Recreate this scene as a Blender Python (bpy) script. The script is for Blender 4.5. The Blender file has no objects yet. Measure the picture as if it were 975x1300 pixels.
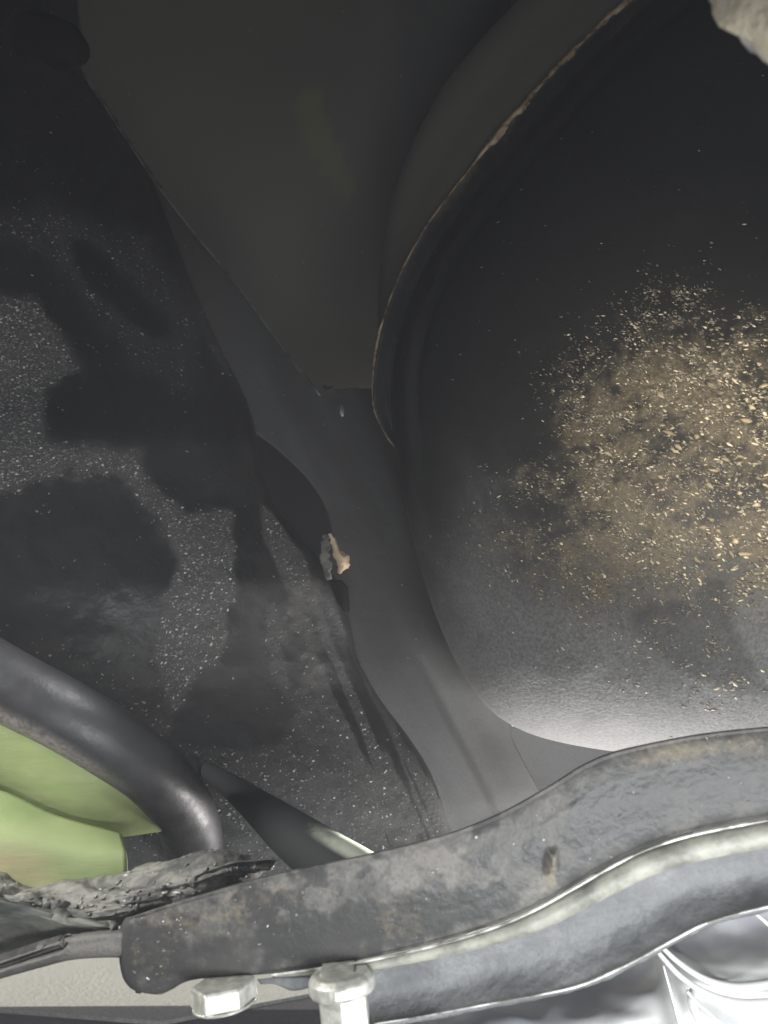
import bpy, math, random
import numpy as np
from mathutils import Vector, Matrix

random.seed(7)
rng = np.random.default_rng(7)
S = bpy.context.scene
COL = S.collection
R = math.radians

# ------------------------------------------------------------------ camera
PITCH = R(22.0)
CAM = np.array([0.0, 0.0, 0.22])
FPX = 946.0                      # focal length in pixels of the 975 x 1300 picture
RIGHT = np.array([1.0, 0.0, 0.0])
FWD = np.array([0.0, math.cos(PITCH), math.sin(PITCH)])
UP = np.array([0.0, -math.sin(PITCH), math.cos(PITCH)])
cd = bpy.data.cameras.new('camera')
cd.sensor_fit = 'VERTICAL'
cd.sensor_height = 24.0
cd.lens = 24.0 * FPX / 1300.0
cd.clip_start = 0.01
cd.clip_end = 400.0
cd.dof.use_dof = True
cd.dof.focus_distance = 0.42
cd.dof.aperture_fstop = 9.0
cam = bpy.data.objects.new('camera', cd)
COL.objects.link(cam)
cam.location = CAM
cam.rotation_euler = (R(90) + PITCH, 0, 0)
S.camera = cam



def P0(px, py, d):
    return tuple(CAM + d * (FWD + (px - 487.5) / FPX * RIGHT - (py - 650.0) / FPX * UP))


# ------------------------------------------------------------------ light
SUN_EL, SUN_AZ = R(42), R(-62)       # azimuth measured from +Y towards +X
w = bpy.data.worlds.new('World')
S.world = w
w.use_nodes = True
nt = w.node_tree
sky = nt.nodes.new('ShaderNodeTexSky')
sky.sky_type = 'NISHITA'
sky.sun_disc = False
sky.sun_elevation = SUN_EL
sky.sun_rotation = SUN_AZ
sky.ozone_density = 0.2
sky.air_density = 0.4
sky.dust_density = 4.0
nt.links.new(sky.outputs[0], nt.nodes['Background'].inputs[0])
nt.nodes['Background'].inputs[1].default_value = 0.032


def aim(o, to):
    d = Vector(to) - o.location
    o.rotation_euler = d.to_track_quat('-Z', 'Y').to_euler()


sl = bpy.data.lights.new('sun', 'SUN')
sl.energy = 2.5
sl.angle = R(0.5)
sl.color = (1.0, 0.95, 0.87)
so = bpy.data.objects.new('sun', sl)
COL.objects.link(so)
sdir = Vector((math.sin(SUN_AZ) * math.cos(SUN_EL), math.cos(SUN_AZ) * math.cos(SUN_EL), math.sin(SUN_EL)))
so.rotation_euler = (-sdir).to_track_quat('-Z', 'Y').to_euler()


def area(name, loc, to, sx, sy, watts, col, spread=180):
    l = bpy.data.lights.new(name, 'AREA')
    l.shape = 'RECTANGLE'
    l.size, l.size_y = sx, sy
    l.energy = watts
    l.spread = R(spread)
    l.color = col
    o = bpy.data.objects.new(name, l)
    COL.objects.link(o)
    o.location = loc
    aim(o, to)
    return o


# the hand torch the picture was taken with, held right of and below the lens
tl = bpy.data.lights.new('torch', 'SPOT')
tl.energy = 0.75
tl.spot_size = R(120)
tl.spot_blend = 1.0
tl.shadow_soft_size = 0.006
tl.color = (1.0, 0.90, 0.74)
to = bpy.data.objects.new('torch', tl)
COL.objects.link(to)
to.location = P0(1180, 500, .31)
aim(to, P0(900, 590, .47))
# added area lamps low by the camera, standing in for daylight off the ground
area('fill_low', (0.14, 0.02, 0.045), (0.12, 0.40, 0.16), 0.42, 0.05, 0.97, (0.96, 0.98, 1.0))
area('fill_low_near', (0.17, 0.19, 0.085), (0.12, 0.42, 0.20), 0.34, 0.04, 0.36, (0.94, 0.97, 1.0))
# added area lamp out of view on the left, lights hose and green panel
area('fill_left', (-0.52, 0.16, 0.44), (-0.17, 0.34, 0.17), 0.30, 0.06, 0.42, (1.0, 0.99, 0.96), 75)
# added area lamp under the tank, for its bright lower rim
area('fill_under', (0.17, 0.60, 0.10), (0.14, 0.53, 0.26), 0.26, 0.05, 1.25, (1.0, 0.96, 0.94))

# added spot hidden behind the bracket, brightens the stand-in rod's edge
gl = bpy.data.lights.new('fill_rod', 'SPOT')
gl.energy = 3.2
gl.spot_size = R(17)
gl.spot_blend = 0.6
gl.shadow_soft_size = 0.004
gl.color = (0.95, 1.0, 0.86)
go = bpy.data.objects.new('fill_rod', gl)
COL.objects.link(go)
go.location = (0.065, 0.435, 0.225)
aim(go, P0(438, 1072, .325))

HAZE = 0.10
# added spot above the view, puts a highlight on the hose
tg = bpy.data.lights.new('fill_hose', 'SPOT')
tg.energy = 4.5
tg.spot_size = R(18)
tg.spot_blend = 1.0
tg.shadow_soft_size = 0.02
tgo = bpy.data.objects.new('fill_hose', tg)
COL.objects.link(tgo)
tgo.location = P0(640, -130, .31)
aim(tgo, P0(20, 845, .33))

S.view_settings.view_transform = 'Standard'
S.view_settings.look = 'None'
S.view_settings.gamma = 1.0
S.view_settings.exposure = 0.8
S.cycles.use_denoising = True
S.cycles.max_bounces = 6


# ------------------------------------------------------------------ helpers
def P(a):
    """(x, y, depth) of the measured picture -> metres"""
    a = np.asarray(a, float)
    d = a[..., 2:3]
    return CAM + d * (FWD + (a[..., 0:1] - 487.5) / FPX * RIGHT - (a[..., 1:2] - 650.0) / FPX * UP)


def G(px, py, z=0.0):
    v = FWD + (px - 487.5) / FPX * RIGHT - (py - 650.0) / FPX * UP
    return CAM + v * ((z - CAM[2]) / v[2])


def spline(pts, n, closed=False):
    p = np.asarray(pts, float)
    if len(p) == 2 and not closed:
        t = np.linspace(0, 1, n)[:, None]
        return p[0] * (1 - t) + p[1] * t
    if closed:
        q = np.vstack([p[-1], p, p[0], p[1]])
    else:
        q = np.vstack([2 * p[0] - p[1], p, 2 * p[-1] - p[-2]])
    m = len(q) - 3
    ch = np.maximum(np.linalg.norm(q[2:-1] - q[1:-2], axis=1), 1e-9)
    cum = np.concatenate([[0], np.cumsum(ch)])
    s = np.linspace(0, cum[-1], n, endpoint=not closed)
    i = np.clip(np.searchsorted(cum, s, side='right') - 1, 0, m - 1)
    t = ((s - cum[i]) / ch[i])[:, None]
    p0, p1, p2, p3 = q[i], q[i + 1], q[i + 2], q[i + 3]
    h = [ch[np.clip(i + k, 0, m - 1)][:, None] for k in (-1, 0, 1)]
    m1 = (p2 - p0) / np.maximum(h[0] + h[1], 1e-9) * h[1]
    m2 = (p3 - p1) / np.maximum(h[1] + h[2], 1e-9) * h[1]
    t2, t3 = t * t, t * t * t
    return (2 * t3 - 3 * t2 + 1) * p1 + (t3 - 2 * t2 + t) * m1 + (-2 * t3 + 3 * t2) * p2 + (t3 - t2) * m2


def loft(rows, nu, nv, closed=False):
    rr = np.stack([spline(r, nu, closed) for r in rows])
    return np.stack([spline(rr[:, j], nv) for j in range(nu)], axis=1)


def vnoise(x, y, seed=0):
    xi, yi = np.floor(x).astype(np.int64), np.floor(y).astype(np.int64)
    fx, fy = x - xi, y - yi
    fx, fy = fx * fx * (3 - 2 * fx), fy * fy * (3 - 2 * fy)

    def h(a, b):
        n = (a * 374761393 + b * 668265263 + seed * 1442695041) & 0x7fffffff
        n = ((n ^ (n >> 13)) * 1274126177) & 0x7fffffff
        n = (n ^ (n >> 16)) & 0xffff
        return n / 65535.0
    return (h(xi, yi) * (1 - fx) + h(xi + 1, yi) * fx) * (1 - fy) + (h(xi, yi + 1) * (1 - fx) + h(xi + 1, yi + 1) * fx) * fy


def fbm(x, y, oct=4, seed=0):
    s, a, tot = 0, 1.0, 0
    for k in range(oct):
        s = s + a * vnoise(x * 2 ** k, y * 2 ** k, seed + k)
        tot += a
        a *= 0.5
    return s / tot


def sstep(a, b, x):
    t = np.clip((x - a) / (b - a), 0, 1)
    return t * t * (3 - 2 * t)


def inside(px, py, poly, soft=10.0, wob=0.0, seed=3):
    """soft membership of points in a polygon (a stain's own outline)"""
    poly = np.asarray(poly, float)
    sh = px.shape
    x, y = px.ravel(), py.ravel()
    if wob:
        x, y = x + (fbm(x / 22, y / 22, 4, seed) - .5) * 2 * wob, y + (fbm(x / 22 + 50, y / 22, 4, seed + 9) - .5) * 2 * wob
    dist = np.full(x.shape, 1e9)
    ins = np.zeros(x.shape, bool)
    n = len(poly)
    for i in range(n):
        a, b = poly[i], poly[(i + 1) % n]
        e = b - a
        t = np.clip(((x - a[0]) * e[0] + (y - a[1]) * e[1]) / max(e @ e, 1e-9), 0, 1)
        dist = np.minimum(dist, np.hypot(x - a[0] - t * e[0], y - a[1] - t * e[1]))
        c = ((a[1] > y) != (b[1] > y)) & (x < (b[0] - a[0]) * (y - a[1]) / (b[1] - a[1] + 1e-12) + a[0])
        ins ^= c
    sd = np.where(ins, dist, -dist)
    return sstep(-soft, soft, sd).reshape(sh)


def normals(Pg):
    du = np.gradient(Pg, axis=1)
    dv = np.gradient(Pg, axis=0)
    n = np.cross(du, dv)
    n /= np.maximum(np.linalg.norm(n, axis=2, keepdims=True), 1e-12)
    flip = np.sum(n * (CAM - Pg), axis=2) < 0
    n[flip] *= -1
    return n


def link(name, me, m=None, parent=None, smooth=True):
    o = bpy.data.objects.new(name, me)
    COL.objects.link(o)
    if m:
        me.materials.append(m)
    if smooth:
        me.shade_smooth()
    if parent:
        o.parent = parent
    return o


def tag(o, label=None, cat=None, group=None, kind=None):
    if label: o['label'] = label
    if cat: o['category'] = cat
    if group: o['group'] = group
    if kind: o['kind'] = kind
    return o


def empty(name, loc, label, cat):
    o = bpy.data.objects.new(name, None)
    COL.objects.link(o)
    o.empty_display_size = 0.02
    o.location = Vector(loc)
    o.matrix_world = Matrix.Translation(Vector(loc))
    return tag(o, label, cat)


def place(o, verts, parent):
    """verts were given in world metres; shift into the parent's space"""
    return verts - (np.array(parent.location) if parent else 0)


def mesh(name, V, F, m, parent=None, smooth=True, attrs=None):
    V = np.asarray(V, float).reshape(-1, 3)
    if parent is not None:
        root = parent
        off = np.zeros(3)
        while root is not None:
            off += np.array(root.location)
            root = root.parent
        org = None
    else:
        off = V.mean(axis=0)
        org = off
    me = bpy.data.meshes.new(name)
    me.from_pydata((V - off).tolist(), [], [list(f) for f in F])
    for k, v in (attrs or {}).items():
        a = me.attributes.new(k, 'FLOAT', 'POINT')
        a.data.foreach_set('value', np.asarray(v, np.float32).ravel())
    o = link(name, me, m, parent, smooth)
    if org is not None:
        o.location = Vector(org)
    return o


def gridfaces(nv, nu, closed=False, flip=False):
    F = []
    ju = nu if closed else nu - 1
    for i in range(nv - 1):
        for j in range(ju):
            k = (j + 1) % nu
            f = (i * nu + j, i * nu + k, (i + 1) * nu + k, (i + 1) * nu + j)
            F.append(f[::-1] if flip else f)
    return F


def sheet(name, Pg, m, parent=None, thick=0.002, attrs=None, closed=False):
    """a formed sheet with real thickness; the given face looks at the camera"""
    nv, nu = Pg.shape[:2]
    c = np.cross(Pg[nv // 2, nu // 2 + 1] - Pg[nv // 2, nu // 2], Pg[nv // 2 + 1, nu // 2] - Pg[nv // 2, nu // 2])
    flip = np.dot(c, CAM - Pg[nv // 2, nu // 2]) < 0
    o = mesh(name, Pg, gridfaces(nv, nu, closed, flip), m, parent, True, attrs)
    if thick:
        md = o.modifiers.new('thick', 'SOLIDIFY')
        md.thickness = thick
        md.offset = -1.0
    return o


def tube(name, pts, m, parent=None, n=60, k=20, attrs=False, squash=1.0):
    """pts: (x, y, depth, radius in picture px)"""
    q = spline(pts, n)
    c = P(q[:, :3])
    r = q[:, 3] / FPX * q[:, 2]
    t = np.gradient(c, axis=0)
    t /= np.linalg.norm(t, axis=1, keepdims=True)
    ref = FWD
    a = np.cross(t, ref)
    a /= np.linalg.norm(a, axis=1, keepdims=True)
    b = np.cross(a, t)
    ang = np.linspace(0, 2 * math.pi, k, endpoint=False)
    V = c[:, None] + r[:, None, None] * (np.cos(ang)[None, :, None] * a[:, None] + squash * np.sin(ang)[None, :, None] * b[:, None])
    F = gridfaces(n, k, True)
    V = V.reshape(-1, 3)
    V = np.vstack([V, c[0], c[-1]])
    i0, i1 = n * k, n * k + 1
    for j in range(k):
        F.append((i0, (j + 1) % k, j))
        F.append((i1, (n - 1) * k + j, (n - 1) * k + (j + 1) % k))
    at = None
    if attrs:
        u = np.repeat(np.linspace(0, 1, n), k)
        ca = np.tile(np.cos(ang), n)
        at = {'along': np.append(u, [0, 1]), 'side': np.append(ca, [0, 0])}
    o = mesh(name, V, F, m, parent, True, at)
    return o, c


def _crumb():
    v = [(1, 0, 0), (0, 1, 0), (-1, 0, 0), (0, -1, 0), (0, 0, 1), (0, 0, -1)]
    f = [(0, 1, 4), (1, 2, 4), (2, 3, 4), (3, 0, 4), (1, 0, 5), (2, 1, 5), (3, 2, 5), (0, 3, 5)]
    v = [np.array(p, float) for p in v]
    mid, out = {}, []

    def m(i, j):
        k = (min(i, j), max(i, j))
        if k not in mid:
            c = v[i] + v[j]
            v.append(c / np.linalg.norm(c))
            mid[k] = len(v) - 1
        return mid[k]
    for i, j, k in f:
        x, y, z = m(i, j), m(j, k), m(k, i)
        out += [(i, x, z), (x, j, y), (z, y, k), (x, y, z)]
    return np.array(v), out


CR_V, CR_F = _crumb()
CN = len(CR_V)


def scatter(name, px, Pg, dens, n, smin, smax, m, parent, ang0=-0.45, elong=(1.0, 2.6), power=3.0, lift=0.25, seed=1, big=None, rag=.28):
    """crumbs of grit stuck to a formed sheet, joined into one piece"""
    r = np.random.default_rng(seed)
    nv, nu = Pg.shape[:2]
    N = normals(Pg)
    V, F = [], []
    cnt = 0
    tries = 0
    while cnt < n and tries < n * 60:
        tries += 1
        i = r.uniform(0, nv - 1.001)
        j = r.uniform(0, nu - 1.001)
        ii, jj = int(i), int(j)
        if r.random() > dens[ii, jj]:
            continue
        fi, fj = i - ii, j - jj
        p = (Pg[ii, jj] * (1 - fi) + Pg[ii + 1, jj] * fi) * (1 - fj) + (Pg[ii, jj + 1] * (1 - fi) + Pg[ii + 1, jj + 1] * fi) * fj
        nn = N[ii, jj]
        u = math.cos(ang0) * RIGHT + math.sin(-ang0) * UP
        u = u - nn * (u @ nn)
        u /= np.linalg.norm(u)
        v = np.cross(nn, u)
        a = r.normal(0, 0.45)
        u, v = math.cos(a) * u + math.sin(a) * v, -math.sin(a) * u + math.cos(a) * v
        s = smin + (smax - smin) * r.random() ** power
        if big is not None:
            s *= 1 + big[ii, jj] * r.random() ** 2
        e = r.uniform(*elong)
        jit = 1 + r.uniform(-rag, rag, (CN, 3))
        loc = CR_V * jit * np.array([s * e ** .5, s / e ** .5, s * r.uniform(.3, .7)])
        V.append(p + nn * s * lift * .3 + loc[:, 0:1] * u + loc[:, 1:2] * v + loc[:, 2:3] * nn)
        F += [(a + CN * cnt, b + CN * cnt, c + CN * cnt) for a, b, c in CR_F]
        cnt += 1
    o = mesh(name, np.vstack(V), F, m, parent, True)
    o['kind'] = 'stuff'
    return o


# ------------------------------------------------------------------ materials
class NT:
    def __init__(s, name):
        s.m = bpy.data.materials.new(name)
        s.m.use_nodes = True
        s.t = s.m.node_tree
        s.b = s.t.nodes['Principled BSDF']
        tc = s.t.nodes.new('ShaderNodeTexCoord')
        s.co = tc.outputs['Object']

    def n(s, typ, **kw):
        x = s.t.nodes.new(typ)
        for k, v in kw.items():
            setattr(x, k, v)
        return x

    def put(s, sock, v):
        if isinstance(v, bpy.types.NodeSocket):
            s.t.links.new(v, sock)
        else:
            sock.default_value = v

    def noise(s, scale, detail=4, rough=.55, vec=None, dist=0.0):
        x = s.n('ShaderNodeTexNoise')
        s.put(x.inputs['Vector'], vec or s.co)
        x.inputs['Scale'].default_value = scale
        x.inputs['Detail'].default_value = detail
        x.inputs['Roughness'].default_value = rough
        x.inputs['Distortion'].default_value = dist
        return x.outputs['Fac']

    def scaled(s, sx, sy, sz, rot=(0, 0, 0)):
        x = s.n('ShaderNodeMapping')
        s.put(x.inputs['Vector'], s.co)
        x.inputs['Rotation'].default_value = rot
        x.inputs['Scale'].default_value = (sx, sy, sz)
        return x.outputs[0]

    def math(s, op, a, b=0.0, clamp=False):
        x = s.n('ShaderNodeMath', operation=op, use_clamp=clamp)
        s.put(x.inputs[0], a)
        s.put(x.inputs[1], b)
        return x.outputs[0]

    def ramp(s, a, lo, hi, o0=0.0, o1=1.0):
        x = s.n('ShaderNodeMapRange', interpolation_type='SMOOTHSTEP')
        s.put(x.inputs['Value'], a)
        for k, v in zip(('From Min', 'From Max', 'To Min', 'To Max'), (lo, hi, o0, o1)):
            x.inputs[k].default_value = v
        return x.outputs[0]

    def mix(s, f, a, b):
        x = s.n('ShaderNodeMix', data_type='RGBA')
        s.put(x.inputs[0], f)
        for k, v in ((6, a), (7, b)):
            s.put(x.inputs[k], v if isinstance(v, bpy.types.NodeSocket) else (*v, 1))
        return x.outputs[2]

    def attr(s, name):
        return s.n('ShaderNodeAttribute', attribute_name=name).outputs['Fac']

    def bump(s, h, strength, dist, prev=None):
        x = s.n('ShaderNodeBump')
        s.put(x.inputs['Height'], h)
        s.put(x.inputs['Strength'], strength)
        x.inputs['Distance'].default_value = dist
        if prev:
            s.t.links.new(prev, x.inputs['Normal'])
        return x.outputs[0]

    def done(s, col, rough, nrm=None, metal=0.0, spec=0.5):
        s.put(s.b.inputs['Base Color'], col if isinstance(col, bpy.types.NodeSocket) else (*col, 1))
        s.put(s.b.inputs['Roughness'], rough)
        s.put(s.b.inputs['Metallic'], metal)
        s.put(s.b.inputs['Specular IOR Level'], spec)
        if nrm:
            s.t.links.new(nrm, s.b.inputs['Normal'])
        return s.m


def m_dirty(name, base, dust, mud=None, grain=700, rough=(.45, .85), bump=.5, amb=.12, spec=.4, patch=28, contrast=.55):
    """dark coating under road dust: 'dust' and 'mud' are stains or painted-in light stored on the mesh"""
    q = NT(name)
    big = q.noise(patch, 6, .6)
    fine = q.noise(grain, 3, .6)
    mid = q.noise(patch * 6, 5, .6)
    d = q.math('ADD', q.attr('dust'), q.math('MULTIPLY', q.math('SUBTRACT', big, .5), contrast))
    d = q.math('ADD', d, q.math('MULTIPLY', q.math('SUBTRACT', mid, .5), contrast * .5))
    d = q.math('MULTIPLY', q.ramp(d, 0.0, 1.0), q.ramp(fine, .25, .75, .55, 1.15))
    d = q.math('ADD', d, amb, clamp=True)
    c = q.mix(d, base, dust)
    if mud:
        mm = q.math('ADD', q.attr('mud'), q.math('MULTIPLY', q.math('SUBTRACT', mid, .5), 1.6))
        mm = q.math('MULTIPLY', mm, q.ramp(q.attr('mud'), 0.0, .12))
        mm = q.math('MULTIPLY', q.ramp(mm, .15, .95), q.ramp(fine, .3, .7, .4, 1.0))
        c = q.mix(mm, c, mud)
    n1 = q.bump(fine, q.math('MULTIPLY', d, bump, clamp=True), .0012)
    n2 = q.bump(q.noise(patch * 9, 4), .25, .002, n1)
    return q.done(c, q.ramp(d, 0, 1, *rough), n2, spec=spec)


M = {}
M['liner'] = m_dirty('black_plastic_dusty', (.0085, .0083, .0077), (.088, .086, .081), grain=520, bump=.9, amb=.05, rough=(.42, .8), spec=.45)
M['strip'] = m_dirty('grey_underseal', (.033, .031, .027), (.13, .132, .13), grain=900, bump=.25, amb=.10, contrast=.25, patch=9)
M['floor'] = m_dirty('olive_floor_paint', (.057, .054, .043), (.098, .093, .074), mud=(.12, .124, .045), grain=900, bump=.15, amb=.1, contrast=.25, patch=5)  # the mud colour here is the painted olive lens ghost
M['cavity'] = m_dirty('shaded_cavity', (.006, .006, .006), (.02, .02, .02), grain=700, bump=.1)  # near-black, the recess's shade put into the colour
M['tank'] = m_dirty('black_tank_coating', (.0065, .0062, .0054), (.21, .211, .206), mud=(.125, .103, .066), grain=520, bump=.8, amb=.03, rough=(.58, .85), contrast=.3, patch=22, spec=.22)
M['bracket'] = m_dirty('dusty_black_steel', (.03, .031, .032), (.19, .182, .165), mud=(.22, .185, .13), grain=650, bump=.5, amb=.16, patch=45, contrast=1.15, rough=(.4, .8))
M['plate'] = m_dirty('grey_plate', (.085, .09, .094), (.22, .224, .224), grain=650, bump=.4, amb=.2, patch=35, contrast=.8, rough=(.4, .75))

q = NT('seam_rust')
c = q.mix(q.ramp(q.noise(260, 5), .35, .6), (.09, .065, .04), (.42, .28, .15))
M['rust'] = q.done(q.mix(q.ramp(q.noise(70, 4), .45, .7), c, (.72, .56, .36)), .8, q.bump(q.noise(500, 4), .6, .001))

q = NT('lit_lip')
M['lip'] = q.done(q.mix(q.ramp(q.noise(45, 5), .38, .66), (.03, .03, .027), (.15, .148, .132)), .6)
q = NT('grit_tan')
rnd = q.n('ShaderNodeNewGeometry').outputs['Random Per Island']
c = q.mix(q.ramp(rnd, .1, .75), (.07, .06, .043), (.20, .175, .125))
c = q.mix(q.ramp(rnd, .80, .95), c, (.60, .52, .37))
M['grit_tan'] = q.done(c, .34, spec=.7)
q = NT('ochre_flake')
rnd = q.n('ShaderNodeNewGeometry').outputs['Random Per Island']
M['flake'] = q.done(q.mix(rnd, (.14, .11, .065), (.46, .38, .24)), .6, q.bump(q.noise(400, 4), .5, .001))
q = NT('grit_grey')
rnd = q.n('ShaderNodeNewGeometry').outputs['Random Per Island']
c = q.mix(q.ramp(rnd, .1, .8), (.07, .07, .067), (.22, .22, .21))
c = q.mix(q.ramp(rnd, .82, .97), c, (.60, .60, .57))
M['grit_grey'] = q.done(c, .34, spec=.7)

q = NT('rubber_hose')
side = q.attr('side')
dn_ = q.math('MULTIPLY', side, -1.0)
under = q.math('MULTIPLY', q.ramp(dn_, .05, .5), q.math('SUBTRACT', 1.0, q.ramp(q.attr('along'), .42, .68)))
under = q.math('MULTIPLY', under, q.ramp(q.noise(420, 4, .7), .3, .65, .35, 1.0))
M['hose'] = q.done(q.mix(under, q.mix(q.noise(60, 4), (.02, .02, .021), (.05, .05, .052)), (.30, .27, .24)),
                   q.ramp(q.noise(90, 4), .3, .7, .42, .6), q.bump(q.noise(500, 3), .25, .0006), spec=.6)

q = NT('green_paint')
g = q.mix(q.ramp(q.noise(14, 5), .3, .7), (.255, .33, .125), (.40, .48, .225))
g = q.mix(q.math('MULTIPLY', q.attr('dust'), q.ramp(q.noise(55, 6, .65, q.scaled(.35, 1, 1.6)), .3, .6)), g, (.62, .50, .33))
M['green'] = q.done(g, .55, q.bump(q.noise(60, 5, .6, q.scaled(.3, 1, 1.6)), .35, .002), spec=.3)

q = NT('caked_mud')
s_ = q.noise(90, 7, .65, q.scaled(.6, 1, 1.5), .8)
c = q.mix(q.ramp(s_, .32, .68), (.08, .08, .076), (.34, .33, .29))
M['mud'] = q.done(c, .75, q.bump(q.noise(160, 6, .7), .5, .002), spec=.45)

q = NT('flap_rubber')
c = q.mix(q.ramp(q.noise(45, 6, .6, q.scaled(.4, 1, 2)), .35, .7), (.06, .063, .057), (.24, .245, .205))
M['flap'] = q.done(c, .7, q.bump(q.noise(140, 5), .5, .002))

q = NT('zinc_bolt')
c = q.mix(q.ramp(q.noise(240, 5), .35, .7), (.44, .44, .39), (.68, .68, .61))
M['zinc'] = q.done(c, q.ramp(q.noise(120, 4), .3, .7, .32, .5), q.bump(q.noise(700, 3), .2, .0006), metal=.45)

q = NT('bright_edge')
M['edge'] = q.done(q.mix(q.ramp(q.noise(75, 5), .38, .62), (.16, .155, .13), (.76, .76, .70)), .35, q.bump(q.noise(500, 3), .2, .0005), metal=.3)
q = NT('dusty_roll')
c = q.mix(q.ramp(q.noise(70, 6, .65), .3, .7), (.14, .14, .12), (.36, .355, .30))
M['roll'] = q.done(c, .5, q.bump(q.noise(600, 4), .3, .001), spec=.5)

q = NT('aluminium_sheet')
c = q.mix(q.ramp(q.noise(12, 4), .4, .65), (.36, .37, .41), (.62, .62, .60))
M['alu'] = q.done(c, q.ramp(q.noise(30, 4), .3, .7, .5, .65), q.bump(q.noise(20, 2, .4), .15, .006), metal=.1)
q = NT('white_rib')
M['rib'] = q.done(q.mix(q.noise(60, 4), (.70, .70, .67), (.82, .82, .78)), .3, q.bump(q.noise(300, 3), .1, .001), metal=.2)

q = NT('light_wedge_rod')
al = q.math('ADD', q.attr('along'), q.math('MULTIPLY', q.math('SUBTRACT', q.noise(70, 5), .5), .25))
cl = q.math('MULTIPLY', q.ramp(al, .62, .80), q.ramp(q.math('ADD', q.attr('side'), q.math('MULTIPLY', q.attr('along'), .35)), 1.02, 1.22))  # bright upper edge is a highlight painted into the colour
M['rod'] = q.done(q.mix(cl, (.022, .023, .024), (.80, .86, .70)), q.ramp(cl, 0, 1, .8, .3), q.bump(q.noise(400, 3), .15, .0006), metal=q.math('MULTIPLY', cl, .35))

q = NT('pale_clay')
c = q.mix(q.ramp(q.noise(70, 5), .35, .65), (.22, .205, .195), (.52, .50, .46))
c = q.mix(q.math('MULTIPLY', q.ramp(q.noise(30, 3), .48, .6), .7), c, (.58, .52, .36))
M['clay'] = q.done(c, .6, q.bump(q.noise(120, 6, .65), 1.0, .006))

q = NT('dry_leaf')
M['leaf'] = q.done(q.mix(q.noise(300, 4), (.42, .30, .19), (.60, .47, .32)), .6)
q = NT('hole_black')
M['rubber'] = q.done((.006, .006, .006), .9, spec=.15)  # near-black, shade inside the hole and slit put into the colour

q = NT('concrete')
c = q.mix(q.ramp(q.noise(220, 6, .7), .35, .65), (.50, .52, .46), (.72, .73, .67))
c = q.mix(q.ramp(q.noise(3, 5), .4, .7), c, (.52, .53, .48))
M['concrete'] = q.done(c, .85, q.bump(q.noise(160, 5, .7), .8, .006))
q = NT('shadow_ground')
c = q.mix(q.ramp(q.noise(150, 6, .7), .35, .65), (.035, .033, .037), (.075, .07, .078))
M['shadow_ground'] = q.done(c, .85, q.bump(q.noise(120, 5, .7), .7, .005))

# ------------------------------------------------------------------ ground
FAR = 9.0
g = mesh('ground', [(-FAR, -FAR, 0), (FAR, -FAR, 0), (FAR, FAR, 0), (-FAR, FAR, 0)], [(0, 1, 2, 3)], M['shadow_ground'], None, False)  # dark ground stands in for the car's shadow
g['kind'] = 'structure'
a_, b_, c_ = G(-900, 1215), G(205, 1302), G(760, 1196)  # near edges trace the shadow line
pv = [a_, b_, c_, np.array([5.0, 5.6, 0]), np.array([5.0, 8.9, 0]), np.array([-8.9, 8.9, 0]), np.array([-8.9, 2.5, 0])]
pv = [np.array(p) for p in pv]
n = len(pv)
top = [p + np.array([0, 0, .004]) for p in pv]
bot = [p + np.array([0, 0, -.05]) for p in pv]
F = [tuple(range(n))] + [(i, n + i, n + (i + 1) % n, (i + 1) % n) for i in range(n)]
pav = mesh('pavement', top + bot, F, M['concrete'], None, False)
pav['kind'] = 'structure'

# ------------------------------------------------------------------ car floor above and behind
fl = empty('floor_panel', P((330, 300, .95)), 'plain olive grey underbody panel behind the drum and liner', 'floor panel')
rows = [[(-900, -1500, .30), (0, -1500, .34), (430, -1500, .34), (520, -1500, .34), (640, -1500, .5)],
        [(-700, -700, .52), (0, -700, .56), (430, -700, .58), (520, -700, .60), (640, -700, .8)],
        [(-400, -150, .78), (0, -150, .80), (430, -150, .84), (515, -150, .86), (650, -150, 1.2)],
        [(-300, 100, .86), (0, 100, .88), (430, 100, .92), (515, 100, .945), (640, 100, 1.22)],
        [(-200, 330, .92), (0, 330, .94), (430, 330, .97), (515, 330, .985), (600, 330, 1.15)],
        [(-100, 520, .96), (0, 520, .98), (409, 512, .98), (515, 496, .985), (580, 488, 1.05)]]
gp = loft(rows, 60, 90)
px, py = gp[..., 0], gp[..., 1]
ghost = inside(px, py, [(372, 115), (392, 108), (425, 170), (452, 240), (440, 262), (408, 230), (382, 170)], 16) * 1.0  # greenish lens ghost painted into the panel through the mud mask
ghost = np.maximum(ghost, inside(px, py, [(470, -30), (640, -60), (600, 30), (500, 30)], 40) * .35)
du = .25 + .25 * inside(px, py, [(120, 120), (430, 200), (480, 520), (380, 500)], 120)
du = du + .7 * (fbm(px / 90, py / 120, 5, 150) - .5)
Pf = P(gp)
scatter('grit', gp, Pf, np.full(px.shape, .5) * (py > -50), 260, .0003, .0010, M['grit_grey'], fl, seed=51)
sheet('pressed_sheet', Pf, M['floor'], fl, .003, {'dust': du, 'mud': ghost})  # mud mask carries the painted lens ghost
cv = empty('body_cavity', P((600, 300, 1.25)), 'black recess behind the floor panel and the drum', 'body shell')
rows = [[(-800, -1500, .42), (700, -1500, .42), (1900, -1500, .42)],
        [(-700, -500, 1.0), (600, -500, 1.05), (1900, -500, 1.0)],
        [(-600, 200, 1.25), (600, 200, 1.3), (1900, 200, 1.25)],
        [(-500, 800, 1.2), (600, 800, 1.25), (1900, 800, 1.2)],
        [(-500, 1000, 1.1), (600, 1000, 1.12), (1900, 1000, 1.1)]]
z = loft(rows, 50, 50)
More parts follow.
